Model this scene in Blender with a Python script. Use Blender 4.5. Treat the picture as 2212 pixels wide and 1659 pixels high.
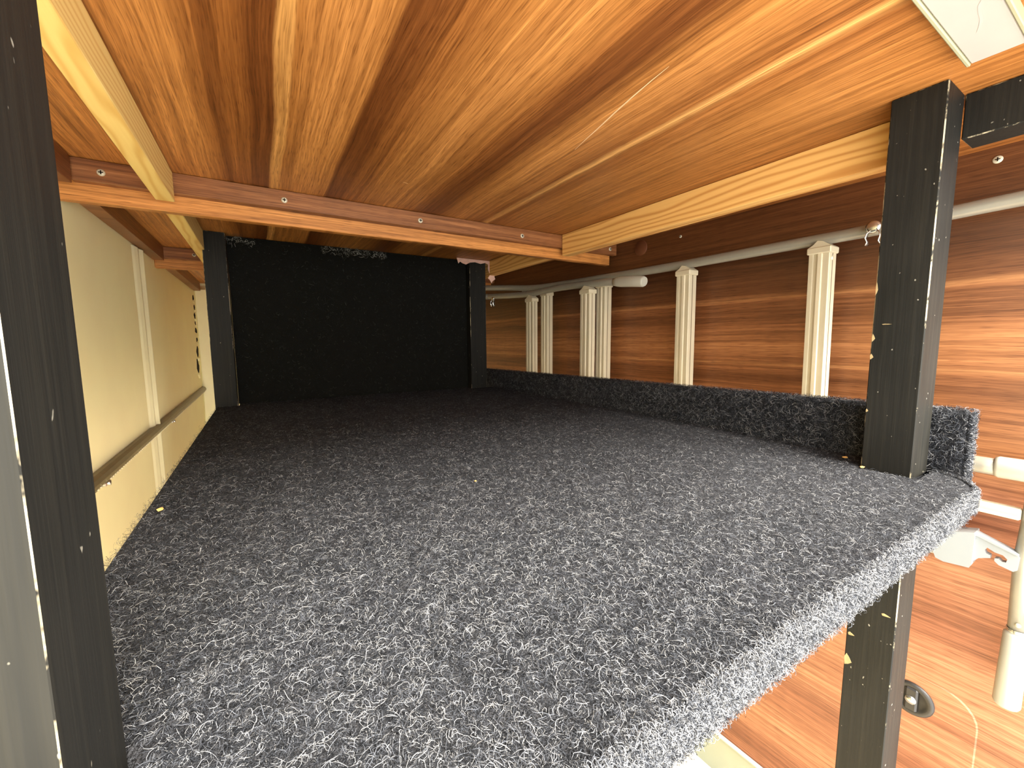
import bpy, bmesh, math, random
import numpy as np
from mathutils import Matrix, Vector

# ------------------------------------------------------------------ clear
for o in list(bpy.data.objects):
    bpy.data.objects.remove(o, do_unlink=True)
scene = bpy.context.scene
COL = scene.collection
random.seed(7)
RNG = np.random.default_rng(11)

# ------------------------------------------------------------------ camera
cam_d = bpy.data.cameras.new('camera')
cam_d.sensor_fit = 'HORIZONTAL'
cam_d.sensor_width = 36.0
cam_d.lens = 881.93 / 2212 * 36.0
cam_d.clip_start = 0.01
cam = bpy.data.objects.new('camera', cam_d)
COL.objects.link(cam)
CAM = Vector((0, 0, 0.17))
_yaw, _pit, _rol = [math.radians(a) for a in (31.3405, 6.0633, -0.4269)]
_fw = Vector((math.sin(_yaw) * math.cos(_pit), math.cos(_yaw) * math.cos(_pit), -math.sin(_pit)))
_rt = Vector((math.cos(_yaw), -math.sin(_yaw), 0))
_up = _rt.cross(_fw)
_r2 = math.cos(_rol) * _rt + math.sin(_rol) * _up
_u2 = -math.sin(_rol) * _rt + math.cos(_rol) * _up
cam.matrix_world = Matrix((
    (_r2.x, _u2.x, -_fw.x, CAM.x),
    (_r2.y, _u2.y, -_fw.y, CAM.y),
    (_r2.z, _u2.z, -_fw.z, CAM.z),
    (0, 0, 0, 1)))
scene.camera = cam

# ------------------------------------------------------------------ daylight
world = bpy.data.worlds.new('daylight')
scene.world = world
world.use_nodes = True
_bg = world.node_tree.nodes['Background']
_bg.inputs['Color'].default_value = (1.0, 0.975, 0.93, 1)
_bg.inputs['Strength'].default_value = 3.0
sun_d = bpy.data.lights.new('sun', 'SUN')
sun_d.energy = 12.0
sun_d.angle = math.radians(40)
sun_d.color = (1.0, 0.94, 0.82)
sun = bpy.data.objects.new('sun', sun_d)
COL.objects.link(sun)
sun.location = (-.5, -3, 3)
# light travels from the open front, a little from the right, inwards and down
sun.rotation_euler = Vector((-0.10, 1.0, -1.10)).to_track_quat('-Z', 'Y').to_euler()

scene.view_settings.view_transform = 'Standard'
scene.view_settings.look = 'None'
scene.view_settings.gamma = 1.0
scene.view_settings.use_curve_mapping = False
scene.view_settings.exposure = 1.2

# ------------------------------------------------------------------ materials
def lin(r, g, b):
    f = lambda c: (c / 12.92 if c <= 0.04045 else ((c + 0.055) / 1.055) ** 2.4)
    return (f(r / 255), f(g / 255), f(b / 255), 1.0)

class NT:
    def __init__(self, name):
        self.m = bpy.data.materials.new(name)
        self.m.use_nodes = True
        self.t = self.m.node_tree
        self.b = self.t.nodes['Principled BSDF']
    def n(self, typ, **kw):
        nd = self.t.nodes.new(typ)
        for k, v in kw.items():
            setattr(nd, k, v)
        return nd
    def l(self, a, b):
        self.t.links.new(a, b)
    def val(self, sock, v):
        sock.default_value = v
    def math(self, op, a, b=None, c=None, clamp=False):
        nd = self.n('ShaderNodeMath', operation=op)
        nd.use_clamp = clamp
        for i, x in enumerate((a, b, c)):
            if x is None:
                continue
            if isinstance(x, (int, float)):
                nd.inputs[i].default_value = x
            else:
                self.l(x, nd.inputs[i])
        return nd.outputs[0]
    def obj(self):
        return self.n('ShaderNodeTexCoord').outputs['Object']
    def noise(self, vec, scale, sx=(1, 1, 1), detail=2.0, rough=0.5, off=(0, 0, 0)):
        mp = self.n('ShaderNodeMapping')
        mp.inputs['Scale'].default_value = sx
        mp.inputs['Location'].default_value = off
        self.l(vec, mp.inputs['Vector'])
        nz = self.n('ShaderNodeTexNoise')
        nz.inputs['Scale'].default_value = scale
        nz.inputs['Detail'].default_value = detail
        nz.inputs['Roughness'].default_value = rough
        self.l(mp.outputs[0], nz.inputs['Vector'])
        return nz.outputs['Fac']
    def ramp(self, fac, stops, interp='LINEAR'):
        r = self.n('ShaderNodeValToRGB')
        r.color_ramp.interpolation = interp
        e = r.color_ramp.elements
        while len(e) < len(stops):
            e.new(1.0)
        for i, (p, c) in enumerate(stops):
            e[i].position = p
            e[i].color = c if len(c) == 4 else (*c, 1)
        self.l(fac, r.inputs['Fac'])
        return r.outputs['Color']
    def mr(self, v, a, b, c, d):
        nd = self.n('ShaderNodeMapRange')
        self.l(v, nd.inputs[0])
        for i, x in enumerate((a, b, c, d)):
            nd.inputs[i + 1].default_value = x
        return nd.outputs[0]
    def mix(self, fac, a, b, blend='MIX'):
        nd = self.n('ShaderNodeMix', data_type='RGBA', blend_type=blend)
        for s, x in ((nd.inputs[0], fac), (nd.inputs[6], a), (nd.inputs[7], b)):
            if isinstance(x, (int, float, tuple)):
                s.default_value = x
            else:
                self.l(x, s)
        return nd.outputs[2]
    def bump(self, h, strength=0.3, dist=0.001):
        nd = self.n('ShaderNodeBump')
        nd.inputs['Strength'].default_value = strength
        nd.inputs['Distance'].default_value = dist
        self.l(h, nd.inputs['Height'])
        self.l(nd.outputs[0], self.b.inputs['Normal'])
    def done(self, color=None, rough=0.5, spec=0.5, metal=0.0):
        if color is not None:
            if isinstance(color, tuple):
                self.b.inputs['Base Color'].default_value = color
            else:
                self.l(color, self.b.inputs['Base Color'])
        if isinstance(rough, (int, float)):
            self.b.inputs['Roughness'].default_value = rough
        else:
            self.l(rough, self.b.inputs['Roughness'])
        self.b.inputs['Specular IOR Level'].default_value = spec
        self.b.inputs['Metallic'].default_value = metal
        return self.m

VD, VR, VM, VL, VB = (lin(74, 43, 22), lin(102, 62, 34), lin(129, 82, 48), lin(152, 101, 62), lin(184, 132, 84))
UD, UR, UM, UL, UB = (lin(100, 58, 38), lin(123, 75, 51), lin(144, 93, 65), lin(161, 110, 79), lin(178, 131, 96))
WD, WR, WM, WL, WB = (lin(118, 68, 30), lin(152, 94, 44), lin(178, 117, 58), lin(197, 133, 70), lin(216, 158, 90))

def laminate(name, across, along, lo, hi, stops, warp=0.006, rough=0.42, spec=0.35, tint=1.0):
    """wood-print laminate: colour bands across the grain, streaks along it"""
    t = NT(name)
    oc = t.obj()
    sep = t.n('ShaderNodeSeparateXYZ')
    t.l(oc, sep.inputs[0])
    a = sep.outputs[across]
    def sc(av, lv, other=1.0):
        s = [other, other, other]
        s[across] = av
        s[along] = lv
        return tuple(s)
    w1 = t.noise(oc, 1.0, sc(9, 3.2, 1), 2.0)
    w2 = t.noise(oc, 1.0, sc(30, 9, 1), 1.0, off=(3, 5, 1))
    w = t.math('ADD', t.math('MULTIPLY', t.math('SUBTRACT', w1, 0.5), warp * 2.2), t.math('MULTIPLY', t.math('SUBTRACT', w2, 0.5), warp))
    pos = t.math('ADD', a, w)
    f = t.mr(pos, lo, hi, 0, 1)
    base = t.ramp(f, [((p - lo) / (hi - lo), c) for p, c in stops])
    # warped coordinates for the streaks so that they follow the same waves
    comb = t.n('ShaderNodeCombineXYZ')
    t.l(pos, comb.inputs[0])
    t.l(sep.outputs[along], comb.inputs[1])
    cv = comb.outputs[0]
    s1 = t.noise(cv, 1.0, (120, 2.2, 1), 4.0, 0.6)
    s2 = t.noise(cv, 1.0, (420, 7.0, 1), 3.0, 0.6, (7, 1, 0))
    s3 = t.noise(cv, 1.0, (900, 32.0, 1), 1.0, 0.5, (1, 9, 0))
    k = t.math('MULTIPLY', t.mr(s1, 0.28, 0.72, 0.50, 1.40), t.mr(s2, 0.28, 0.72, 0.62, 1.30))
    pore = t.mr(s3, 0.55, 0.68, 1.0, 0.62)
    k = t.math('MULTIPLY', k, pore)
    cc = t.n('ShaderNodeCombineColor')
    for i, e in enumerate((0.85, 1.0, 1.15)):
        t.l(t.math('MULTIPLY', t.math('POWER', k, e), tint), cc.inputs[i])
    col = t.mix(1.0, base, cc.outputs[0], 'MULTIPLY')
    t.bump(s2, 0.12, 0.0006)
    return t.done(col, rough, spec)

CEIL_STOPS = [(-.26, WL), (-.115, WL), (-.06, WL), (-.036, WR), (-.029, WD), (-.018, WR), (-.002, WR), (.006, WD), (.0285, WD),
              (.0305, WB), (.043, WB), (.047, WM), (.066, WL), (.095, WL), (.1245, WM), (.1262, WD), (.150, WD), (.170, WR), (.21, WM),
              (.25, WL), (.285, WM), (.305, WR), (.325, WD), (.35, WD), (.385, WM), (.405, WL), (.47, WR), (.4765, WB), (.487, WB), (.49, WR), (.56, WM), (.97, WR)]
M_CEIL = laminate('laminate_ceiling', 0, 1, -.27, 1.0, CEIL_STOPS, 0.005)
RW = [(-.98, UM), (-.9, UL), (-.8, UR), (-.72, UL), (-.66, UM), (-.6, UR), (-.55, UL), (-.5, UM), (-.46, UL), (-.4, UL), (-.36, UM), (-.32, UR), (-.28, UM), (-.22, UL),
      (-.17, UM), (-.13, UR), (-.08, UM), (-.03, VL), (.02, VM), (.055, VM), (.085, VR), (.1105, VM), (.1125, VB), (.115, VM), (.15, VL), (.2, VM), (.215, VR), (.255, VM), (.2615, VB), (.2635, VR), (.33, VD), (.46, VR)]  # dark print band behind ladder deepened with painted shade; lower bands lightened as sunlit
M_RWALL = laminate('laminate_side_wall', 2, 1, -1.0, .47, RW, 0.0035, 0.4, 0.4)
RAIL_STOPS = [(-.1, WR), (0.0, WM), (.1, WL)]
M_BATTEN = laminate('laminate_batten', 2, 0, -.08, .08, [(-.08, VL), (-.01, VM), (.015, VL), (.03, VM), (.08, VL)], 0.003)
M_BOARD = laminate('laminate_board', 2, 0, -.08, .08, [(-.08, WL), (0.0, WL), (.08, WM)], 0.002)
M_LEDGER = laminate('laminate_ledger', 2, 1, -.08, .08, [(-.08, VL), (0.0, VM), (.08, VL)], 0.002)

def pine(name, across, along, third, light=(246, 216, 138), dark=(228, 184, 104), freq=700.0, wob=48.0):
    t = NT(name)
    oc = t.obj()
    sep = t.n('ShaderNodeSeparateXYZ')
    t.l(oc, sep.inputs[0])
    s = [1, 1, 1]
    s[across] = 14; s[third] = 14; s[along] = 2.4
    w = t.noise(oc, 1.0, tuple(s), 2.0)
    d = t.math('ADD', t.math('MULTIPLY', sep.outputs[across], 1.0), t.math('MULTIPLY', sep.outputs[third], 0.25))
    ph = t.math('ADD', t.math('MULTIPLY', d, freq), t.math('MULTIPLY', w, wob))
    ring = t.math('MULTIPLY_ADD', t.math('SINE', ph), 0.5, 0.5)
    ring = t.math('POWER', ring, 2.5)
    fine = t.noise(oc, 1.0, tuple(300 if i != along else 8 for i in range(3)), 3.0)
    col = t.mix(ring, lin(*light), lin(*dark))
    col = t.mix(t.mr(fine, 0.3, 0.7, 0.0, 0.35), col, lin(*[(a + b) / 2 for a, b in zip(light, dark)]))
    t.bump(fine, 0.1, 0.0005)
    return t.done(col, 0.6, 0.25)
M_PINE = pine('bare_pine', 2, 1, 0)
M_PINE2 = pine('orange_pine', 2, 1, 0, (232, 184, 110), (194, 136, 70), 430.0, 30.0)

def black_paint(name, worn, thr=.66):
    t = NT(name)
    oc = t.obj()
    g = t.noise(oc, 1.0, (260, 260, 7), 3.0, 0.6)
    sm = t.noise(oc, 9.0, (1, 1, .6), 3.0, 0.6, (2, 2, 2))
    col = t.mix(t.mr(sm, 0.35, 0.75, 0, 1), lin(24, 24, 22), lin(33, 32, 29))
    col = t.mix(t.mr(g, 0.45, 0.72, 0.0, 0.25), col, lin(52, 49, 41))
    spk = t.noise(oc, 210.0, (1, 1, .7), 1.0)
    col = t.mix(t.mr(spk, 0.76, 0.79, 0.0, 0.5), col, lin(170, 165, 150))
    if worn:
        wn = t.noise(oc, 1.0, (60, 60, 34), 4.0, 0.7, (4, 1, 6))
        wl = t.noise(oc, 1.0, (3, 3, 4.5), 2.0, 0.5, (1, 8, 2))
        wk = t.math('ADD', t.math('MULTIPLY', wn, 0.6), t.math('MULTIPLY', wl, 0.7))
        col = t.mix(t.mr(wk, thr, thr + .08, 0.0, 1.0), col, lin(176, 164, 136))
    t.bump(g, 0.35, 0.0009)
    return t.done(col, t.mr(sm, 0.3, 0.7, 0.46, 0.62), 0.14)
M_BLACK = black_paint('black_painted_timber', False)
M_BLACKEDGE = black_paint('chipped_black_edge', True)
M_BLACKEDGE2 = black_paint('worn_through_edge', True, .56)

def simple(name, rgb, rough=0.5, spec=0.5, metal=0.0, var=0.06, scale=25.0, bump=0.0, bscale=200.0):
    t = NT(name)
    oc = t.obj()
    n = t.noise(oc, scale, (1, 1, 1), 3.0, 0.6)
    c = lin(*rgb)
    lo = tuple(x * (1 - var) for x in c[:3]) + (1,)
    hi = tuple(min(1, x * (1 + var)) for x in c[:3]) + (1,)
    col = t.mix(t.mr(n, 0.3, 0.7, 0, 1), lo, hi)
    if bump:
        t.bump(t.noise(oc, bscale, (1, 1, 1), 2.0), bump, 0.0008)
    return t.done(col, rough, spec, metal)
M_CREAM = simple('cream_wall_panel', (254, 242, 190), 0.5, 0.3, 0, 0.05, 4.0, 0.05, 60)
M_CREAM2 = simple('cream_wall_filler', (254, 246, 204), 0.5, 0.3, 0, 0.05, 8.0)
M_DARKHOLE = simple('dark_hole', (34, 27, 22), 0.9, 0.1)
M_DUCT = simple('olive_brown_duct', (112, 98, 70), 0.38, 0.5, 0, 0.12, 30)
M_DUCTDOT = simple('pale_duct_dots', (196, 186, 156), 0.4, 0.5)
M_SILVER = simple('bright_steel', (205, 205, 200), 0.22, 0.5, 0.9, 0.05)
M_ZINC = simple('zinc_screw', (206, 200, 178), 0.45, 0.5, 0.15, 0.05)
M_TUBE = simple('grey_lacquered_tube', (140, 136, 124), 0.33, 0.55, 0.25, 0.05, 40)
M_RUNG = simple('cream_white_rung', (192, 182, 156), 0.42, 0.45, 0, 0.05, 20)
M_RUNGRIB = simple('white_rung_rib', (208, 198, 172), 0.35, 0.5, 0, 0.04, 20)
M_GROOVE = simple('brown_rung_groove', (120, 104, 84), 0.6, 0.3)
M_PLASTIC = simple('white_plastic', (168, 165, 152), 0.4, 0.5, 0, 0.04, 15)
M_CLAMP = simple('white_moulded_plastic', (138, 143, 145), 0.35, 0.5, 0, 0.04, 15)
M_WHITE = simple('white_laminate_strip', (176, 170, 162), 0.45, 0.45, 0, 0.04, 10)
M_WHITEEDGE = simple('pale_edge_band', (160, 158, 128), 0.45, 0.45, 0, 0.04, 10)
M_PENCIL = simple('grey_smudge', (176, 170, 162), 0.7, 0.2)
M_TAPE = simple('pink_masking_tape', (214, 176, 158), 0.75, 0.2, 0, 0.12, 60)
M_KNOB = simple('black_plastic', (38, 36, 34), 0.45, 0.5)
M_SCRATCH = simple('pale_scratch', (232, 190, 140), 0.7, 0.2)
M_CAP = simple('brown_cover_cap', (100, 60, 38), 0.5, 0.2)
M_FLOOR = simple('tan_floor', (206, 188, 152), 0.6, 0.3, 0, 0.1, 12)
M_PROFILE = simple('grey_green_profile', (150, 155, 138), 0.45, 0.4, 0, 0.05, 8)
M_CHIPWOOD = simple('bare_wood_chip', (158, 138, 100), 0.8, 0.1, 0, 0.2, 90)
M_CHIP = simple('wood_crumb', (216, 168, 96), 0.7, 0.2)

def felt(name, dark, light, amount):
    t = NT(name)
    oc = t.obj()
    n1 = t.noise(oc, 800.0, (1, 1, 1), 4.0, 0.7)
    n2 = t.noise(oc, 2200.0, (1, 1, 1), 2.0, 0.6)
    n3 = t.noise(oc, 30.0, (1, 1, 1), 3.0, 0.6)
    k = t.math('ADD', t.math('MULTIPLY', n1, 0.6), t.math('MULTIPLY', n2, 0.4))
    k = t.math('ADD', k, t.math('MULTIPLY', t.math('SUBTRACT', n3, 0.5), 0.12))
    col = t.mix(t.mr(k, 0.42, 0.66, 0.0, amount), dark, light)
    t.bump(k, 0.9, 0.003)
    m = t.done(col, 1.0, 0.02)
    t.b.inputs['Sheen Weight'].default_value = 0.0
    t.b.inputs['Sheen Roughness'].default_value = 0.6
    return m
M_FELT = felt('charcoal_felt', lin(24, 24, 25), lin(94, 95, 100), 0.88)
M_BLACKFELT = felt('black_felt', lin(24, 24, 22), lin(42, 42, 38), 0.7)

def fibre_mat(name, stops):
    t = NT(name)
    at = t.n('ShaderNodeAttribute')
    at.attribute_name = 'tone'
    col = t.ramp(at.outputs['Fac'], stops)
    return t.done(col, 0.9, 0.06)
M_FIBRE = fibre_mat('charcoal_carpet_fibre', [(0, lin(16, 17, 19)), (.45, lin(40, 42, 47)), (.75, lin(83, 86, 93)), (1, lin(150, 150, 151))])
M_BFIBRE = fibre_mat('black_carpet_fibre', [(0, lin(22, 23, 22)), (.8, lin(40, 41, 38)), (1, lin(80, 82, 76))])

# ------------------------------------------------------------------ mesh helpers
class MB:
    def __init__(self):
        self.v = []; self.f = []; self.mi = []; self.sm = []
    def add(self, vs, fs, mi=0, smooth=False):
        o = len(self.v)
        self.v += [tuple(p) for p in vs]
        for f in fs:
            self.f.append(tuple(i + o for i in f)); self.mi.append(mi); self.sm.append(smooth)
    def box(self, x0, x1, y0, y1, z0, z1, bev=0.0, mi=0, edge_mi=None):
        if bev <= 0:
            vs = [(x, y, z) for z in (z0, z1) for y in (y0, y1) for x in (x0, x1)]
            self.add(vs, [(0, 2, 3, 1), (4, 5, 7, 6), (0, 1, 5, 4), (2, 6, 7, 3), (0, 4, 6, 2), (1, 3, 7, 5)], mi)
            return
        bm = bmesh.new()
        r = bmesh.ops.create_cube(bm, size=1.0)
        for v in bm.verts:
            v.co = Vector(((x0 + x1) / 2 + v.co.x * (x1 - x0), (y0 + y1) / 2 + v.co.y * (y1 - y0), (z0 + z1) / 2 + v.co.z * (z1 - z0)))
        big = set(f for f in bm.faces)
        res = bmesh.ops.bevel(bm, geom=list(bm.edges), offset=bev, segments=1, profile=0.5, affect='EDGES')
        bev_faces = set(res['faces'])
        bm.verts.index_update()
        vs = [v.co.copy() for v in bm.verts]
        for f in bm.faces:
            pass
        o = len(self.v)
        self.v += [tuple(p) for p in vs]
        for f in bm.faces:
            self.f.append(tuple(v.index + o for v in f.verts))
            self.mi.append(edge_mi if (edge_mi is not None and f in bev_faces) else mi); self.sm.append(False)
        bm.free()
    def tube(self, pts, r, seg=14, mi=0, caps=True, sub=1):
        P = [Vector(p) for p in pts]
        if sub > 1 and len(P) > 2:
            Q = []
            for i in range(len(P) - 1):
                p0 = P[max(i - 1, 0)]; p1 = P[i]; p2 = P[i + 1]; p3 = P[min(i + 2, len(P) - 1)]
                for k in range(sub):
                    t = k / sub
                    Q.append(0.5 * ((2 * p1) + (p2 - p0) * t + (2 * p0 - 5 * p1 + 4 * p2 - p3) * t * t + (3 * p1 - p0 - 3 * p2 + p3) * t ** 3))
            Q.append(P[-1]); P = Q
        rr = r if isinstance(r, (list, tuple)) else [r] * len(P)
        vs = []; fs = []
        ref = None
        for i, p in enumerate(P):
            d = (P[min(i + 1, len(P) - 1)] - P[max(i - 1, 0)]).normalized()
            if ref is None:
                ref = d.orthogonal().normalized()
            ref = (ref - d * ref.dot(d)).normalized()
            b = d.cross(ref)
            for k in range(seg):
                a = 2 * math.pi * k / seg
                vs.append(p + (ref * math.cos(a) + b * math.sin(a)) * rr[i])
        for i in range(len(P) - 1):
            for k in range(seg):
                a = i * seg + k; b2 = i * seg + (k + 1) % seg
                fs.append((a, b2, b2 + seg, a + seg))
        self.add(vs, fs, mi, True)
        if caps:
            n = len(P)
            o = len(self.v) - len(vs)
            self.f.append(tuple(o + k for k in reversed(range(seg)))); self.mi.append(mi); self.sm.append(False)
            self.f.append(tuple(o + (n - 1) * seg + k for k in range(seg))); self.mi.append(mi); self.sm.append(False)
    def prism(self, poly, axis, a0, a1, mi=0, side_mi=None):
        """poly: 2D points in the plane of the other two axes (x,y) (x,z) or (y,z); extruded along axis"""
        def mk(p, a):
            q = list(p); q.insert(axis, a); return tuple(q)
        n = len(poly)
        vs = [mk(p, a0) for p in poly] + [mk(p, a1) for p in poly]
        o = len(self.v)
        self.v += vs
        self.f.append(tuple(o + i for i in reversed(range(n)))); self.mi.append(mi); self.sm.append(False)
        self.f.append(tuple(o + n + i for i in range(n))); self.mi.append(mi); self.sm.append(False)
        for i in range(n):
            j = (i + 1) % n
            self.f.append((o + i, o + j, o + n + j, o + n + i)); self.mi.append(mi if side_mi is None else side_mi); self.sm.append(False)
    def lathe(self, prof, origin, axis, seg=20, mi=0, smooth=True):
        """prof: (radius, height along axis)"""
        ax = Vector(axis).normalized(); u = ax.orthogonal().normalized(); w = ax.cross(u)
        O = Vector(origin); vs = []; fs = []
        for r, h in prof:
            for k in range(seg):
                a = 2 * math.pi * k / seg
                vs.append(O + ax * h + (u * math.cos(a) + w * math.sin(a)) * max(r, 1e-6))
        for i in range(len(prof) - 1):
            for k in range(seg):
                a = i * seg + k; b = i * seg + (k + 1) % seg
                fs.append((a, b, b + seg, a + seg))
        self.add(vs, fs, mi, smooth)
    def build(self, name, mats, parent=None, off=(0, 0, 0)):
        me = bpy.data.meshes.new(name)
        ox, oy, oz = off
        me.from_pydata([(x - ox, y - oy, z - oz) for x, y, z in self.v], [], self.f)
        if not isinstance(mats, (list, tuple)):
            mats = [mats]
        for m in mats:
            me.materials.append(m)
        me.polygons.foreach_set('material_index', self.mi)
        me.polygons.foreach_set('use_smooth', self.sm)
        me.update()
        bm = bmesh.new(); bm.from_mesh(me)
        bmesh.ops.recalc_face_normals(bm, faces=bm.faces)
        bm.to_mesh(me); bm.free()
        o = bpy.data.objects.new(name, me)
        COL.objects.link(o)
        if parent is not None:
            o.parent = parent
        else:
            o.location = off
        return o

def tag(o, label=None, cat=None, group=None, kind=None):
    if label: o['label'] = label
    if cat: o['category'] = cat
    if group: o['group'] = group
    if kind: o['kind'] = kind
    return o
def thing(name, loc, label, cat, group=None, rz=0.0):
    e = bpy.data.objects.new(name, None)
    e.empty_display_size = 0.03
    e.location = loc
    e.rotation_euler = (0, 0, rz)
    COL.objects.link(e)
    return tag(e, label, cat, group)

# ------------------------------------------------------------------ the setting
CZ = 0.4563          # underside of the wooden ceiling
TH = math.atan(0.05)  # the right wall stands slightly askew
WORG = (0.962, 0.30, 0.0)

# ceiling
m = MB(); m.box(-.30, 1.02, 0.0, 2.55, CZ, CZ + .016)
ceil = tag(m.build('ceiling', M_CEIL), kind='structure')
# scratch in the ceiling laminate, and a tick near the cross rail
def ribbon(mb, pts, w, z):
    vs = []; fs = []
    for i, (x, y) in enumerate(pts):
        a = Vector(pts[max(i - 1, 0)]); b = Vector(pts[min(i + 1, len(pts) - 1)])
        d = (b - a).normalized(); nn = Vector((-d.y, d.x))
        ww = w * math.sin(math.pi * (i + .35) / (len(pts) - .3)) * .5 + w * .12
        vs += [(x + nn.x * ww, y + nn.y * ww, z), (x - nn.x * ww, y - nn.y * ww, z)]
    for i in range(len(pts) - 1):
        fs.append((2 * i, 2 * i + 1, 2 * i + 3, 2 * i + 2))
    mb.add(vs, fs)
m = MB()
sp = [(.4217, .5047), (.4150, .475), (.4080, .440), (.3995, .401), (.3920, .362), (.3873, .333), (.3841, .308)]
ribbon(m, sp, .0017, CZ - .0003)
m.build('scratch', M_SCRATCH, ceil)
m = MB(); ribbon(m, [(.2351, .7599), (.241, .7610), (.2464, .7635)], .0022, CZ - .0003)
m.build('scratch', M_SCRATCH, ceil)

# left wall with a vertical seam rib and torn slots in the far corner
XL = -.258
m = MB(); m.box(XL - .02, XL, -.15, 2.50, -.96, CZ)
wl = tag(m.build('wall_left', M_CREAM), kind='structure')
m = MB()
rib = [(XL, 1.36), (XL + .003, 1.372), (XL + .006, 1.392), (XL + .004, 1.41), (XL + .009, 1.428), (XL + .009, 1.436), (XL, 1.442)]
m.prism(rib, 2, -.95, .41)
m.build('seam_rib', M_CREAM2, wl)
for (zc, hh, yy, ww) in [(a_, 1.35 * b_, c_, 1.4 * d_) for a_, b_, c_, d_ in [(.378, .016, 2.40, .030), (.335, .012, 2.41, .024), (.295, .014, 2.40, .034), (.262, .010, 2.40, .020), (.228, .018, 2.40, .040), (.185, .014, 2.405, .030), (.13, .026, 2.39, .044), (.065, .036, 2.36, .050)]]:
    m = MB()
    a = [(yy + ww * .5 * math.cos(t) * (1 + .25 * math.sin(3 * t + zc * 40)), zc + hh * .6 * math.sin(t) * (1 + .3 * math.cos(2 * t + zc * 30))) for t in [2 * math.pi * k / 12 for k in range(12)]]
    m.prism(a, 0, XL - .004, XL + .0012)
    m.build('torn_slot', M_DARKHOLE, wl)
    m = MB()
    m.prism([(p[0] + .006, p[1] - hh * .55) for p in a[7:12]], 0, XL, XL + .006)
    m.build('torn_flap', M_CREAM2, wl)

# back wall
m = MB(); m.box(XL - .02, 1.0, 2.50, 2.52, -.96, CZ)
wb = tag(m.build('wall_back', M_CREAM), kind='structure')
m = MB(); m.box(XL, XL + .12, 2.455, 2.50, -.96, .425, .004)
m.build('corner_board', M_CREAM2, wb)

# right wall (own frame: local y along the wall, local -x into the room)
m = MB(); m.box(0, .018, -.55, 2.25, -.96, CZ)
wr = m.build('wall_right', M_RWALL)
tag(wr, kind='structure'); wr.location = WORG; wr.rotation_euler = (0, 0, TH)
def wall_screw(y, z, r, parent, mat=M_ZINC):
    m = MB()
    m.lathe([(r, 0), (r, .0012), (r * .8, .0022), (.0001, .0024)], (0, y, z), (-1, 0, 0), 16)
    s = m.build('screw', mat, parent)
    m = MB()
    m.box(-.0031, -.0024, y - r * .5, y + r * .5, z - r * .12, z + r * .12)
    m.box(-.0031, -.0024, y - r * .12, y + r * .12, z - r * .5, z + r * .5)
    m.build('screw_slot', M_DARKHOLE, s)
wall_screw(.403, .4345, .0035, wr); wall_screw(-.129, .437, .0055, wr)
m = MB(); m.lathe([(.021, 0), (.021, .0015), (.0195, .0028), (.0001, .003)], (0, .527, .4285), (-1, 0, 0), 28)
m.build('cover_cap', M_CAP, wr)

# flush hatch in the lower right wall with a turn latch
def rrect(y0, y1, z0, z1, r, n=6):
    pts = []
    for cy, cz, a0 in ((y1 - r, z1 - r, 0), (y0 + r, z1 - r, 90), (y0 + r, z0 + r, 180), (y1 - r, z0 + r, 270)):
        for k in range(n + 1):
            a = math.radians(a0 + 90 * k / n)
            pts.append((cy + r * math.cos(a), cz + r * math.sin(a)))
    return pts
m = MB()
ho = rrect(-.178, -.030, -.78, -.432, .045)
hi = rrect(-.176, -.032, -.778, -.434, .044)
n = len(ho)
vs = [(-.0003, *p) for p in ho] + [(-.0022, *p) for p in hi]
m.add(vs, [(i, (i + 1) % n, n + (i + 1) % n, n + i) for i in range(n)] + [tuple(range(n, 2 * n))])
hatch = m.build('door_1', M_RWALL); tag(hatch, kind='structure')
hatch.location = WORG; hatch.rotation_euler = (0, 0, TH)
m = MB(); m.lathe([(.030, .002), (.030, .0045), (.027, .0065), (.022, .0070), (.020, .0045), (.0001, .0045)], (0, -.098, -.478), (-1, 0, 0), 28)
lat = m.build('latch', M_KNOB, hatch)
m = MB(); m.box(-.0095, -.004, -.107, -.089, -.500, -.456, .003); m.build('latch_grip', M_KNOB, lat)
m = MB(); m.lathe([(.0075, .0090), (.0075, .0105), (.0001, .0112)], (0, -.098, -.478), (-1, 0, 0), 16); m.build('latch_pin', M_SILVER, lat)

# floor with a pale angle profile along the foot of the right wall
m = MB(); m.box(XL - .02, 1.02, -.25, 2.52, -.98, -.96)
tag(m.build('floor', M_FLOOR), kind='structure')
m = MB()
m.box(-.085, -.0, -.5, 2.2, -.959, -.952)
b = m.build('baseboard_right', M_WHITE); tag(b, kind='structure'); b.location = WORG; b.rotation_euler = (0, 0, TH)
m = MB(); m.box(-.008, -.0005, -.5, 2.2, -.952, -.848)
m.build('upright_flange', M_PROFILE, b)
m = MB(); m.box(-.011, -.0005, -.5, 2.2, -.848, -.842, .0015)
m.build('profile_lip', M_WHITE, b)

# ledgers under the ceiling along the left wall
for k, (y0, y1) in enumerate(((.30, .905), (.945, 1.598), (1.645, 2.44))):
    m = MB(); m.box(XL, XL + .026, y0, y1, .414, CZ - .0005, .0008)
    o = m.build('trim_%d' % (k + 1), M_LEDGER, None, (XL, y0, .435))
    tag(o, kind='structure')

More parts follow.
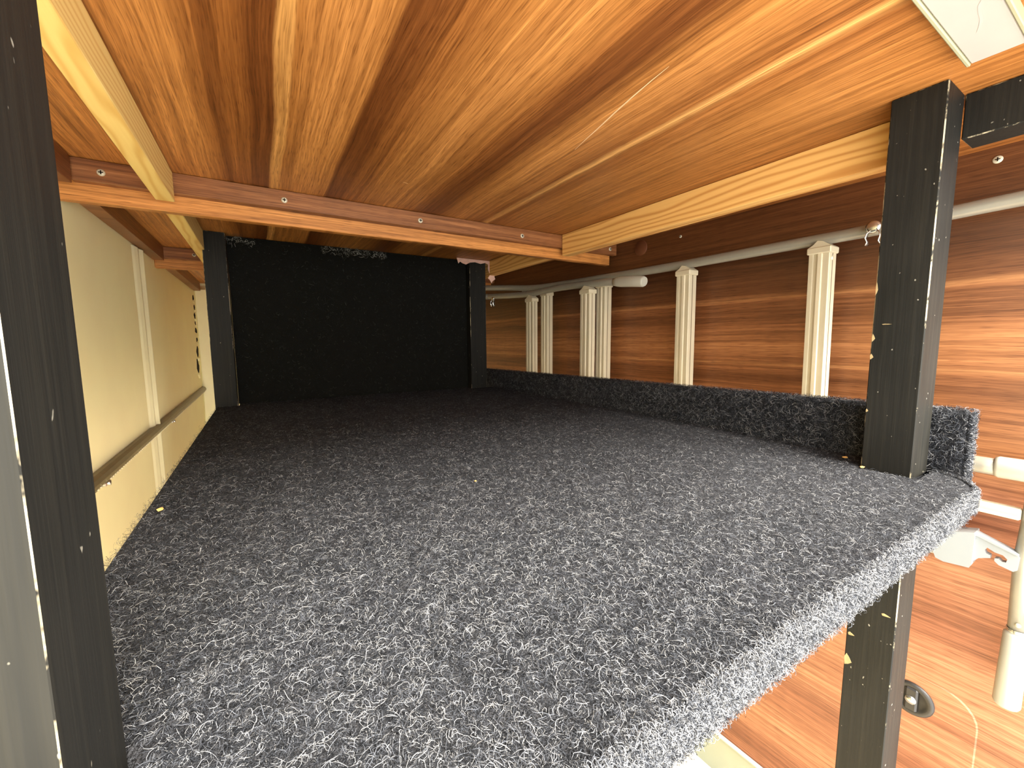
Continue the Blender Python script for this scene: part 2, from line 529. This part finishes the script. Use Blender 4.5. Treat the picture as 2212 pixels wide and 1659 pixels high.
# ------------------------------------------------------------------ cross rails
def screw_head(parent, x, y, z, r=.0052):
    m = MB(); m.lathe([(r, 0), (r, .0010), (r * .75, .0020), (.0001, .0021)], (x, y, z), (0, -1, 0), 16)
    s = m.build('screw', M_ZINC, parent)
    m = MB()
    m.box(x - r * .55, x + r * .55, y - .0028, y - .0020, z - r * .14, z + r * .14)
    m.box(x - r * .14, x + r * .14, y - .0028, y - .0020, z - r * .55, z + r * .55)
    m.build('screw_slot', M_DARKHOLE, s)
def cross_rail(y, xl, xr, bl, br, label, screws):
    """board hung on edge below the ceiling with a batten screwed to its front"""
    r = thing('cross_rail', (xl, y, .395), label, 'rail', 'cross rails under the wooden ceiling')
    off = (xl, y, .425)
    m = MB(); m.box(xl, xr, y + .016, y + .034, .3945, CZ - .0005, .0010)
    o = m.build('board', M_BOARD, r, off); o.location = (0, 0, .03)
    m = MB(); m.box(bl, br, y, y + .0158, .4215, CZ - .0005, .0012)
    o = m.build('batten', M_BATTEN, r, off); o.location = (0, 0, .03)
    for sx in screws:
        screw_head(r, sx - xl, 0, .439 - .395 - .0015)
    return r
cross_rail(.911, XL, .9130, -.2350, .9260, 'wood-print cross rail with screwed batten, nearer one spanning below the ceiling', [-.1993, .0531, .3186, .5888, .899])
cross_rail(1.60, XL, .88, -.2350, .888, 'wood-print cross rail in the far left corner behind the black panel', [-.16])

# ------------------------------------------------------------------ pine beams
def beam(x0, x1, y0, y1, z0, label, skew=0.0, mat=None):
    m = MB()
    m.box(x0, x1, y0, y1, z0, CZ - .0006, .0010)
    if skew:
        m.v = [(x + skew * (y - y0) / (y1 - y0), y, z) for x, y, z in m.v]
    o = m.build('pine_beam', mat or M_PINE, None, ((x0 + x1) / 2, y0, z0))
    return tag(o, label, 'beam', 'bare pine beams under the ceiling')
beam(-.1360, -.1108, .20, .9095, .4068, 'bare pale pine beam at the left, in front of the cross rail')
beam(-.1360, -.1108, .9465, 1.598, .4068, 'bare pine beam at the left, behind the cross rail')
beam(.7300, .7560, .2125, .9095, .4000, 'bare knot-free pine beam at the right, running from black post to cross rail', -.0125, M_PINE2)
beam(.7170, .7430, .9465, 1.598, .4050, 'short stretch of pine beam at the right, behind the cross rail', 0.0, M_PINE2)

# ------------------------------------------------------------------ black posts
def post(x0, x1, y0, y1, z0, z1, label, bev=.0011, edge=None):
    m = MB(); m.box(x0, x1, y0, y1, z0, z1, bev, 0, 1)
    o = m.build('post', [M_BLACK, edge or M_BLACKEDGE], None, ((x0 + x1) / 2, (y0 + y1) / 2, z0))
    return tag(o, label, 'post', 'black painted timber posts')
post(-.108, -.0578, .1612, .2122, -.95, CZ - .0005, 'black painted timber post nearest the camera, at the left edge', .0004, M_BLACKEDGE2)
front_post = post(.6700, .7290, .1608, .2105, -.95, CZ - .0005, 'black painted timber post with chipped edges at the front right of the shelf')
for (yc, zc, hw, hh) in ((.2062, -.2752, .0042, .0085), (.2050, -.2360, .0036, .0024), (.1712, -.1885, .0046, .0018), (.2083, .1701, .0016, .0050), (.2085, .1461, .0017, .0038), (.2090, .2322, .0011, .0080), (.2085, .0759, .0012, .0022), (.1960, .1870, .0050, .0006)):
    m = MB()
    m.prism([(yc - hw, zc - hh * .2), (yc - hw * .3, zc + hh * .5), (yc + hw * .5, zc + hh), (yc + hw, zc + hh * .3), (yc + hw * .8, zc - hh), (yc - hw * .1, zc - hh * .7)], 0, .66955, .6702)
    m.build('paint_chip', M_CHIPWOOD, front_post, ((.67 + .729) / 2, (.1608 + .2105) / 2, -.95))
post(-.1156, -.0653, 1.328, 1.3755, -.95, CZ - .0005, 'black timber post at the left side of the black felt panel')
post(.6400, .7030, 1.332, 1.3755, -.95, CZ - .0005, 'black timber post at the right side of the black felt panel')
m = MB(); m.box(.7295, .775, -.06, .1604, .4048, CZ - .0005, .0012, 0, 1)
tag(m.build('header_beam', [M_BLACK, M_BLACKEDGE], None, (.752, .05, .405)), 'short black painted header beam meeting the top of the front right post', 'beam')

# white strip under the front of the ceiling
wz = .4455
r = thing('ceiling_strip', (.60, .12, wz), 'white flat strip with grey smudge fixed under the front ceiling edge', 'strip')
m = MB(); m.box(-.12, .632, .1015, .1375, wz, CZ - .0004, .001); o = m.build('strip_face', M_WHITE, r, (.60, .12, wz))
m = MB(); m.box(-.12, .6335, .1377, .1410, wz - .0012, CZ - .0004, .0008); o = m.build('edge_band', M_WHITEEDGE, r, (.60, .12, wz))
m = MB(); m.box(-.12, .6335, .0980, .1013, wz - .0012, CZ - .0004, .0008); o = m.build('edge_band', M_WHITEEDGE, r, (.60, .12, wz))
m = MB(); ribbon(m, [(.520, .110), (.529, .1135), (.540, .1150), (.552, .1160), (.563, .1190), (.572, .1225)], .0022, wz - .0002)
m.build('smudge', M_PENCIL, r, (.60, .12, wz))

# ------------------------------------------------------------------ carpet pile
def fibres(name, pos, nrm, parent, mat, L=(.004, .011), w=.00024, lift=(.0003, .0024), tone_pow=1.2, segs=4, curl=1.15, off=(0, 0, 0)):
    n = len(pos)
    pos = np.asarray(pos, dtype=np.float64) - np.array(off); nrm = np.asarray(nrm, dtype=np.float64)
    rnd = RNG.normal(size=(n, 3))
    t = rnd - nrm * (rnd * nrm).sum(1)[:, None]
    t /= np.linalg.norm(t, axis=1)[:, None] + 1e-9
    b = np.cross(nrm, t)
    Ls = RNG.uniform(L[0], L[1], n); h = RNG.uniform(lift[0], lift[1], n)
    kap = RNG.normal(0, 1.0, n) * curl; kap2 = RNG.normal(0, .45, n) * curl
    tilt = RNG.uniform(-.6, 1.0, n)
    ang = np.zeros(n); p = pos.copy()
    pts = []; dirs = []
    for k in range(segs + 1):
        s = k / segs
        hh = h * (np.sin(math.pi * s * .85) + tilt * s * .5)
        d = t * np.cos(ang)[:, None] + b * np.sin(ang)[:, None]
        pts.append(p + nrm * np.maximum(hh, -.0003)[:, None]); dirs.append(d)
        p = p + d * (Ls / segs)[:, None]
        ang = ang + kap * (1.0) + kap2 * k
    V = np.zeros((n, segs + 1, 2, 3))
    sidemix = RNG.uniform(-.6, .6, n)[:, None]
    ww = w * RNG.uniform(.6, 1.25, n)
    for k in range(segs + 1):
        side = np.cross(nrm, dirs[k]) + nrm * sidemix
        side /= np.linalg.norm(side, axis=1)[:, None] + 1e-9
        f = (.55 + .45 * math.sin(math.pi * (k + .6) / (segs + 1.0)))
        V[:, k, 0] = pts[k] + side * (ww * f * .5)[:, None]
        V[:, k, 1] = pts[k] - side * (ww * f * .5)[:, None]
    verts = V.reshape(-1, 3)
    base = (np.arange(n) * (segs + 1) * 2)[:, None]
    q = []
    for k in range(segs):
        q.append(np.stack([base[:, 0] + 2 * k, base[:, 0] + 2 * k + 1, base[:, 0] + 2 * k + 3, base[:, 0] + 2 * k + 2], 1))
    F = np.stack(q, 1).reshape(-1, 4).astype(np.int32)
    me = bpy.data.meshes.new(name)
    me.vertices.add(len(verts)); me.vertices.foreach_set('co', verts.astype(np.float32).ravel())
    me.loops.add(F.size); me.loops.foreach_set('vertex_index', F.ravel())
    me.polygons.add(len(F)); me.polygons.foreach_set('loop_start', (np.arange(len(F)) * 4).astype(np.int32))
    me.polygons.foreach_set('loop_total', np.full(len(F), 4, np.int32))
    tone = np.repeat(RNG.uniform(0, 1, n) ** tone_pow, segs)
    a = me.attributes.new('tone', 'FLOAT', 'FACE'); a.data.foreach_set('value', tone.astype(np.float32))
    me.materials.append(mat)
    me.update(calc_edges=True)
    o = bpy.data.objects.new(name, me); COL.objects.link(o); o.parent = parent
    o['kind'] = 'stuff'
    return o
def sample(n, x0, x1, y0, y1, z0, z1, nrm, d0=.30, pw=1.5):
    """points on an axis-aligned rectangle, thinning out with distance"""
    c = np.stack([RNG.uniform(x0, x1, n * 12), RNG.uniform(y0, y1, n * 12), RNG.uniform(z0, z1, n * 12)], 1)
    d = np.linalg.norm(c - np.array(CAM), axis=1)
    keep = RNG.uniform(0, 1, len(c)) < np.minimum(1, (d0 / d) ** pw)
    c = c[keep][:n]
    return c, np.tile(np.array(nrm, float), (len(c), 1))

# ------------------------------------------------------------------ carpeted shelf
SX0, SX1, SY0, SY1, ST = -.1145, .7315, .1045, 1.4000, -.0215
shelf = thing('carpeted_shelf', (.30, .70, ST), 'wide shelf board wrapped in charcoal-grey felt carpet between the black posts', 'shelf')
soff = (.30, .70, ST)
g = .0006
outline = [(SX0, SY0), (SX1 - .085, SY0), (SX1 - .050, SY0 + .005), (SX1 - .022, SY0 + .018), (SX1 - .006, SY0 + .040), (SX1, SY0 + .052), (SX1, .1608 - g), (.6700 - g, .1608 - g), (.6700 - g, .2105 + g), (SX1, .2105 + g), (SX1, 1.332 - g), (.6400 - g, 1.332 - g), (.6400 - g, SY1),
           (-.0653 + g, SY1), (-.0653 + g, 1.328 - g), (SX0, 1.328 - g), (SX0, .2122 + g), (-.0578 + g, .2122 + g), (-.0578 + g, .1612 - g), (SX0, .1612 - g)]
rr = .007
def inset(poly, d):
    n = len(poly); out = []
    for i in range(n):
        p0 = Vector(poly[i - 1]); p1 = Vector(poly[i]); p2 = Vector(poly[(i + 1) % n])
        e1 = (p1 - p0).normalized(); e2 = (p2 - p1).normalized()
        n1 = Vector((-e1.y, e1.x)); n2 = Vector((-e2.y, e2.x))
        k = (n1 + n2); k = k / max(.3, (1 + n1.dot(n2)))
        out.append(tuple(p1 + k * d))
    return out
m = MB()
layers = []
for dz, di in ((-.0, rr), (-rr * .3, rr * .3), (-rr, 0), (ST + rr, 0), (ST + rr * .3, rr * .3), (ST, rr)):
    layers.append([(x, y, dz) for x, y in (inset(outline, di) if di > 0 else outline)])
nO = len(outline)
vs = [p for L_ in layers for p in L_]
fs = []
for a in range(len(layers) - 1):
    for i in range(nO):
        j = (i + 1) % nO
        fs.append((a * nO + i, a * nO + j, (a + 1) * nO + j, (a + 1) * nO + i))
fs.append(tuple(range(nO))); fs.append(tuple((len(layers) - 1) * nO + i for i in reversed(range(nO))))
m.add(vs, fs)
m.build('carpet', M_FELT, shelf, soff)
P1, N1 = sample(200000, SX0 + .004, SX1 - .002, SY0 + .004, 1.366, 0, 0, (0, 0, 1), .30, 1.75)
okm = ~(((P1[:, 0] > .664) & (P1[:, 1] > .155) & (P1[:, 1] < .216)) | ((P1[:, 0] < -.052) & (P1[:, 1] > .155) & (P1[:, 1] < .218)) | ((P1[:, 1] > 1.32) & ((P1[:, 0] < -.06) | (P1[:, 0] > .635))))
okm &= ~((P1[:, 0] > SX1 - .085) & (P1[:, 1] < SY0 + .006 + np.maximum(0, (P1[:, 0] - (SX1 - .085)) / .085) ** 2.2 * .050))
P1 = P1[okm]; N1 = N1[okm]
P2, N2 = sample(45000, SX0, SX1 - .08, SY0, SY0, ST + .002, -.001, (0, -1, 0), .30, 1.2)
# rounded front nosing
c = RNG.uniform(0, 1, 22000); xx = SX0 + (SX1 - .08 - SX0) * RNG.uniform(0, 1, 22000)
P3 = np.stack([xx, SY0 + rr * .45 - rr * .45 * np.sin(c * 1.57), -rr * .45 + rr * .45 * np.cos(c * 1.57)], 1)
N3 = np.stack([np.zeros(22000), -np.sin(c * 1.57), np.cos(c * 1.57)], 1)
P5, N5 = sample(2500, SX0, SX0, .22, SY1 - .05, ST + .002, -.001, (-1, 0, 0), .5, 1.0)
cpl = np.array([(SX1 - .085, SY0), (SX1 - .050, SY0 + .005), (SX1 - .022, SY0 + .018), (SX1 - .006, SY0 + .040), (SX1, SY0 + .052)])
sg = RNG.choice(4, 9000, p=[.34, .30, .26, .10]); tt = RNG.uniform(0, 1, 9000)[:, None]
cxy = cpl[sg] * (1 - tt) + cpl[sg + 1] * tt
ed = cpl[sg + 1] - cpl[sg]; ed /= np.linalg.norm(ed, axis=1)[:, None]
cz = RNG.uniform(ST + .002, -.0005, 9000)
P6 = np.column_stack([cxy, cz])
N6 = np.column_stack([ed[:, 1], -ed[:, 0], np.where(cz > -.006, .8, 0.0)]); N6 /= np.linalg.norm(N6, axis=1)[:, None]
fibres('carpet_pile', np.vstack([P1, P5]), np.vstack([N1, N5]), shelf, M_FIBRE, off=soff)
fibres('edge_pile', np.vstack([P2, P3, P6]), np.vstack([N2, N3, N6]), shelf, M_FIBRE, L=(.003, .008), w=.00028, lift=(.0005, .0038), tone_pow=.42, curl=1.6, off=soff)  # same carpet; paler fibre tones paint in the daylight on the front edge

# upstand along the right side of the shelf
UX0, UX1, UY0, UY1 = .7330, .7540, .1290, 1.4200
ups = thing('carpeted_upstand', (.7435, .70, -.066), 'low upright edging board wrapped in charcoal felt along the right side of shelf', 'edging')
uoff = (.7435, .70, -.066)
m = MB(); m.box(UX0, UX1, UY0, UY1, -.066, .079, .004)
m.v = [(x, y, z - (.018 * (y - UY0) / (UY1 - UY0) if z > 0 else 0)) for x, y, z in m.v]
m.build('carpet', M_FELT, ups, uoff)
def ztop(y): return .079 - .018 * (y - UY0) / (UY1 - UY0)
Q1, M1 = sample(24000, UX0, UX0, UY0, UY1, .001, .078, (-1, 0, 0), .7, 1.2)
Q1 = Q1[Q1[:, 2] < ztop(Q1[:, 1]) - .001]; M1 = M1[:len(Q1)]
Q2, M2 = sample(6000, UX0, UX1, UY0, UY1, .079, .079, (0, 0, 1), .7, 1.2)
Q2[:, 2] = ztop(Q2[:, 1])
Q3, M3 = sample(6000, UX0, UX1, UY0, UY0, -.064, .078, (0, -1, 0), .9, 1.0)
Q4, M4 = sample(1500, UX0, UX0, UY0, .16, -.064, -.02, (-1, 0, 0), .9, 1.0)
fibres('carpet_pile', np.vstack([Q1, Q2, Q4]), np.vstack([M1, M2, M4]), ups, M_FIBRE, L=(.006, .014), w=.00042, lift=(.0006, .004), off=uoff)
fibres('edge_pile', Q3, M3, ups, M_FIBRE, L=(.004, .010), w=.0004, lift=(.0008, .005), tone_pow=.8, curl=1.3, off=uoff)

# black felt panel closing the far end
pan = thing('felt_panel', (.29, 1.36, 0), 'upright black felt panel between the two far black posts', 'panel')
poff = (.29, 1.36, 0)
m = MB(); m.box(-.0645, .6392, 1.3600, 1.3750, .0002, CZ - .0012, .001)
m.build('felt_face', M_BLACKFELT, pan, poff)
Q, MN = sample(9000, -.062, .637, 1.3598, 1.3598, .004, CZ - .004, (0, -1, 0), 1.2, 1.0)
fibres('felt_fuzz', Q, MN, pan, M_BFIBRE, L=(.006, .016), w=.0005, lift=(.0003, .0018), tone_pow=2.2, off=poff)
zz = CZ - .012 + RNG.normal(0, .006, 220); xx = np.concatenate([RNG.uniform(-.06, .0, 40), RNG.uniform(.17, .36, 180)])
Q = np.stack([xx, np.full(220, 1.3595), np.minimum(zz, CZ - .003)], 1)
fibres('loose_threads', Q, np.tile([0., -1, 0], (220, 1)), pan, fibre_mat('pale_loose_thread', [(0, lin(60, 60, 56)), (1, lin(176, 176, 168))]), L=(.006, .02), w=.0007, lift=(.0005, .003), off=poff)

# torn masking tape around the top of the far right post
tp = thing('masking_tape', (.66, 1.33, CZ), 'torn scraps of pinkish masking tape at the top of the far right black post', 'tape')
def tape(poly, y, d):
    m = MB(); m.prism(poly, 1, y, y + d)
    m.build('tape_scrap', M_TAPE, tp, (.66, 1.33, CZ))
c0 = CZ - .0012
tape([(.590, c0), (.735, c0), (.733, c0 - .010), (.715, c0 - .014), (.700, c0 - .008), (.682, c0 - .013), (.660, c0 - .009), (.640, c0 - .012), (.625, c0 - .020), (.612, c0 - .017), (.603, c0 - .012), (.596, c0 - .019)], 1.3285, .0007)
tape([(.712, c0), (.7385, c0), (.7405, c0 - .03), (.737, c0 - .055), (.7405, c0 - .062), (.729, c0 - .070), (.7245, c0 - .078), (.7175, c0 - .066), (.710, c0 - .061), (.7185, c0 - .048), (.7105, c0 - .030)], 1.3270, .0007)

# ------------------------------------------------------------------ duct on the left wall
duct = thing('cable_duct', (XL + .012, 1.6, -.055), 'olive-brown ribbed cable duct running along the cream left wall below shelf level', 'duct')
def duct_z(y): return -.0620 + .0105 * (y - .96) / 1.48
m = MB()
ys = [.62 + (2.45 - .62) * k / 24 for k in range(25)]
prof = [(0, .0135), (.006, .0125), (.0115, .0085), (.0145, .002), (.0145, -.004), (.011, -.0085), (.0085, -.0095), (.0085, -.0125), (.0, -.0135)]
vs = []; fs = []
for y in ys:
    for (a, b_) in prof:
        vs.append((XL + .0005 + a, y, duct_z(y) + b_))
npf = len(prof)
for i in range(len(ys) - 1):
    for k in range(npf - 1):
        fs.append((i * npf + k, i * npf + k + 1, (i + 1) * npf + k + 1, (i + 1) * npf + k))
fs.append(tuple(range(npf))); fs.append(tuple((len(ys) - 1) * npf + k for k in range(npf)))
m.add(vs, fs)
off = (XL + .012, 1.6, -.055)
m.build('duct_body', M_DUCT, duct, off)
m = MB()
k = 0; y = .92
while y < 2.4:
    m.lathe([(.0001, .0022), (.0016, .0015), (.0021, 0)], (XL + .0105, y, duct_z(y) - .0090), (1, 0, -.6), 8)
    if k % 2 == 0:
        m.lathe([(.0001, .0012), (.0012, .0006), (.0014, 0)], (XL + .0142, y, duct_z(y) - .0020), (1, 0, -.2), 8)
    y += .0135; k += 1
o = m.build('perforations', M_DUCTDOT, duct, off); o['kind'] = 'stuff'
for yc in (.965, 1.60):
    m = MB()
    m.box(XL + .0060, XL + .0135, yc - .012, yc + .012, duct_z(yc) - .0150, duct_z(yc) - .0078, .0015)
    m.lathe([(.0045, 0), (.0045, .0025), (.0001, .003)], (XL + .0135, yc, duct_z(yc) - .0115), (1, 0, 0), 12)
    m.build('metal_clip', M_SILVER, duct, off)

# ------------------------------------------------------------------ folding ladder on its side against the right wall
lad = thing('folding_ladder', (WORG[0], WORG[1], -.04), 'grey tubular folding ladder with cream rungs hung sideways on the right wall', 'ladder')
loff = (WORG[0], WORG[1], -.04)
back = [(.929, .02, .3655), (.9253, .1349, .3634), (.9217, .205, .3611), (.9166, .3083, .3559), (.9104, .4317, .3548), (.8986, .6678, .3528), (.8855, .9301, .3550), (.8690, 1.09, .3555), (.852, 1.18, .3555), (.8435, 1.26, .3600), (.815, 1.353, .369), (.768, 1.456, .3776), (.72, 1.54, .384)]
m = MB(); m.tube(back, .0106, 18, sub=5)
upper = m.build('side_rail', M_TUBE, lad, loff)
front = [(.8470, .800, .3265), (.849, .838, .330), (.839, .885, .3325), (.830, 1.057, .338), (.8246, 1.232, .335), (.814, 1.322, .338), (.784, 1.463, .345)]
m = MB(); m.tube(front, .0104, 18, sub=5)
fr = m.build('side_rail', M_TUBE, lad, loff)
m = MB(); m.tube([(.8485, .840, .3300), (.8475, .825, .3288), (.8475, .815, .3280), (.8480, .775, .3240), (.8500, .742, .3195), (.8505, .7365, .3185)], [.0108, .0135, .0145, .0148, .0140, .0115], 20, sub=1)
m.build('end_cap', M_PLASTIC, fr, loff)
m = MB(); m.tube([(.7855, 1.459, .3445), (.780, 1.474, .3460), (.777, 1.482, .3465)], [.0112, .0112, .006], 16)
m.build('end_cap', M_TUBE, fr, loff)
low = [(.9205, .115, -.0220), (.917, .30, -.0240), (.900, .67, -.0280), (.885, .93, -.0290), (.870, 1.20, -.030)]
m = MB(); m.tube(low, .0125, 18, sub=4)
lr = m.build('side_rail', M_TUBE, lad, loff)
m = MB(); m.tube([(.9200, .1310, -.0215), (.9202, .1270, -.0213), (.9215, .075, -.0205), (.9222, .045, -.0200), (.9223, .040, -.0200)], [.0140, .0158, .0158, .0155, .012], 20)
m.build('end_sleeve', M_PLASTIC, lr, loff)
m = MB(); m.tube([(.835, .80, -.035), (.828, 1.05, -.034), (.823, 1.30, -.034)], .0112, 16, sub=3)
m.build('side_rail', M_TUBE, lad, loff)
def rung(xf, yc, z0, z1, dy, dx, lean=0.0, screw=False):
    """ribbed rung: xf is the face turned into the room"""
    h = dy / 2
    prof = [(xf, yc + h), (xf, yc + h * .62), (xf + .0022, yc + h * .58), (xf + .0022, yc + h * .20), (xf, yc + h * .15), (xf, yc - h * .30), (xf + .0016, yc - h * .34), (xf + .0016, yc - h * .92), (xf + .0030, yc - h),
            (xf + dx * .45, yc - h), (xf + dx * .47, yc - h + .0014), (xf + dx * .53, yc - h + .0014), (xf + dx * .55, yc - h), (xf + dx, yc - h), (xf + dx, yc + h)]
    m = MB(); m.prism(prof, 2, z0, z1 - .016)
    m.v = [(x, y + lean * (z - z1), z) for x, y, z in m.v]
    rg = m.build('rung', M_RUNG, lad, loff)
    m = MB(); m.box(xf - .0008, xf + .001, yc - h * .28, yc + h * .13, z0, z1 - .017, .0004)
    m.v = [(x, y + lean * (z - z1), z) for x, y, z in m.v]
    m.build('rung_rib', M_RUNGRIB, rg, loff)
    m = MB(); m.box(xf + dx * .475, xf + dx * .525, yc - h - .0003, yc - h + .0013, z0, z1 - .017)
    m.v = [(x, y + lean * (z - z1), z) for x, y, z in m.v]
    m.build('rung_groove', M_GROOVE, rg, loff)
    # collar that saddles the rail
    m = MB(); e = .0032
    m.box(xf - e, xf + dx + e, yc - h - e, yc + h + e, z1 - .020, z1 - .008, .0015)
    pk = [(yc - h - e * .6, z1 - .008), (yc + h + e * .6, z1 - .008), (yc + h * .62, z1 - .003), (yc + h * .2, z1 + .004), (yc - h * .3, z1 + .002), (yc - h * .7, z1 - .003)]
    m.prism(pk, 0, xf - e * .3, xf + dx + e * .3)
    m.build('rung_collar', M_RUNG, rg, loff)
    if screw:
        m = MB(); m.lathe([(.0042, 0), (.0042, .0012), (.0001, .002)], (xf + dx * .42, yc - h, z1 - .029), (0, -1, 0), 14)
        m.build('rung_screw', M_ZINC, rg, loff)
ztube = .3435
rung(.9000, .3705, -.018, ztube + .004, .0330, .028, .012, True)
rung(.8850, .6500, -.020, ztube + .001, .0345, .028, .006)
rung(.8705, .9190, -.020, ztube + .002, .0345, .028, 0)
rung(.8570, 1.1880, -.020, ztube + .002, .0345, .026, 0)
rung(.8190, .9300, -.024, .325, .0380, .024, 0)
rung(.8120, 1.2140, -.024, .325, .0400, .022, 0)
# rivets between the two folded sections
for (x, y, z) in ((.848, 1.185, .3435), (.858, 1.10, .3450), (.853, 1.31, .3520)):
    m = MB(); m.lathe([(.0001, -.006), (.0055, -.0055), (.0055, .0055), (.0001, .006)], (x, y, z), (-1, .1, 0), 14)
    m.build('rivet', M_PLASTIC, lad, loff)

# spring clips that hold the ladder
def spring_clip(c, label, r=.0105):
    s = thing('spring_clip', c, label, 'clip', 'spring clips holding the ladder')
    m = MB(); m.lathe([(.0001, .0045), (r * .6, .004), (r, .0018), (r, 0)], (0, .003, .008), (-1, 0, 0), 20); m.build('clip_disc', M_SILVER, s)
    for sgn in (-1, 1):
        m = MB()
        pts = [(-.0005, sgn * .0035, .004), (-.004, sgn * .0085, -.003), (-.005, sgn * .0100, -.010), (-.003, sgn * .0075, -.017), (-.001, sgn * .0100, -.022)]
        vs = []; fs = []
        for (x, y, z) in pts:
            vs += [(x - .0045, y, z), (x + .0045, y, z), (x + .0045, y + .0011, z), (x - .0045, y + .0011, z)]
        for i in range(len(pts) - 1):
            for k in range(4):
                fs.append((4 * i + k, 4 * i + (k + 1) % 4, 4 * i + 4 + (k + 1) % 4, 4 * i + 4 + k))
        fs += [(0, 1, 2, 3), tuple(4 * (len(pts) - 1) + k for k in (3, 2, 1, 0))]
        m.add(vs, fs, 0, True); m.build('clip_arm', M_SILVER, s)
    return s
spring_clip((.9020, .2905, .3500), 'bright steel spring clip on the ladder rail just left of front post')
spring_clip((.7850, 1.425, .3260), 'small steel spring clip under the far curved end of the ladder', .009)

# ------------------------------------------------------------------ lower right: leg frame, pole with hook clamp
leg = thing('leg_frame', (.9222, .095, -.385), 'white flat bar with grey tubular leg and white foot sleeve at lower right', 'frame')
goff = (.9222, .095, -.385)
m = MB(); m.box(.914, .928, .101, .290, -.0935, -.0765, .002); m.build('flat_bar', M_RUNGRIB, leg, goff)
m = MB(); m.box(.9132, .9148, .103, .290, -.0868, -.0832, .0006); m.build('bar_rib', M_PLASTIC, leg, goff)
m = MB(); m.tube([(.9224, .0905, -.045), (.9224, .0915, -.095), (.9222, .0945, -.1523), (.9224, .0915, -.270)], .0098, 18); m.build('leg_tube', M_TUBE, leg, goff)
m = MB(); m.tube([(.9224, .0918, -.262), (.9224, .0918, -.266), (.9223, .0930, -.376), (.9223, .0931, -.380)], [.0100, .0130, .0142, .0125], 20); o = m.build('foot_sleeve', M_PLASTIC, leg, goff)
m = MB(); m.lathe([(.0108, -.0025), (.0112, 0), (.0108, .0025)], (.9224, .0917, -.259), (0, 0, 1), 20); m.build('ring', M_SILVER, leg, goff)
m = MB(); m.lathe([(.0030, 0), (.0030, .0015), (.0001, .002)], (.9127, .0905, -.247), (-1, 0, 0), 12); m.build('rivet', M_ZINC, leg, goff)

pole = thing('pole_with_hook', (.917, .30, -.17), 'cream pole below the shelf ending in white plastic clamp with hook', 'pole')
hoff = (.917, .30, -.17)
m = MB(); m.tube([(.9180, .170, -.1670), (.9140, .24, -.1705), (.900, .50, -.175)], .0125, 18); m.build('pole_tube', M_RUNG, pole, hoff)
m = MB()
cl = [(.1840, -.168), (.1835, -.150), (.1780, -.1385), (.1680, -.1330), (.1500, -.1270), (.1410, -.1245), (.1400, -.1300), (.1405, -.1760), (.1425, -.1810), (.1480, -.1815), (.1700, -.1840), (.1790, -.1815)]
m.prism(cl, 0, .9030, .9320)
cb = m.build('clamp_body', M_CLAMP, pole, hoff)
m = MB()
hk = [(.1408, -.1275), (.1240, -.1330), (.1080, -.1395), (.0985, -.1430), (.0965, -.1465), (.0975, -.1655), (.1010, -.1690), (.1150, -.1655), (.1195, -.1610), (.1195, -.1570), (.1160, -.1560), (.1125, -.1590), (.1085, -.1585),
      (.1075, -.1535), (.1120, -.1490), (.1200, -.1480), (.1275, -.1440), (.1300, -.1490), (.1285, -.1530), (.1240, -.1545), (.1235, -.1585), (.1290, -.1610), (.1350, -.1640), (.1408, -.1720)]
m.prism(hk, 0, .9100, .9200)
m.build('hook', M_CLAMP, cb, hoff)
m = MB(); m.prism([(.1408, -.1250), (.0975, -.1415), (.0975, -.1435), (.1408, -.1290)], 0, .9070, .9230); m.build('hook_flange', M_CLAMP, cb, hoff)

# ------------------------------------------------------------------ crumbs on the carpet
def crumb(x, y, s, label, mat=M_CHIP):
    bm = bmesh.new(); bmesh.ops.create_icosphere(bm, subdivisions=1, radius=s)
    for v in bm.verts:
        v.co *= random.uniform(.6, 1.25); v.co.z *= .55
    me = bpy.data.meshes.new('wood_crumb'); bm.to_mesh(me); bm.free(); me.materials.append(mat)
    o = bpy.data.objects.new('wood_crumb', me); COL.objects.link(o); o.location = (x, y, s * .55 + .0005)
    return tag(o, label, 'crumb', 'crumbs on the carpet')
crumb(-.098, .5263, .0042, 'orange wood crumb on the carpet near the left shelf edge')
crumb(.694, .236, .0036, 'yellow crumb on carpet in the corner behind front right post')
crumb(.6612, .206, .0032, 'pale crumb on carpet at the left foot of front right post')
crumb(.2106, .4326, .0017, 'tiny tan fleck in the middle of the carpeted shelf')
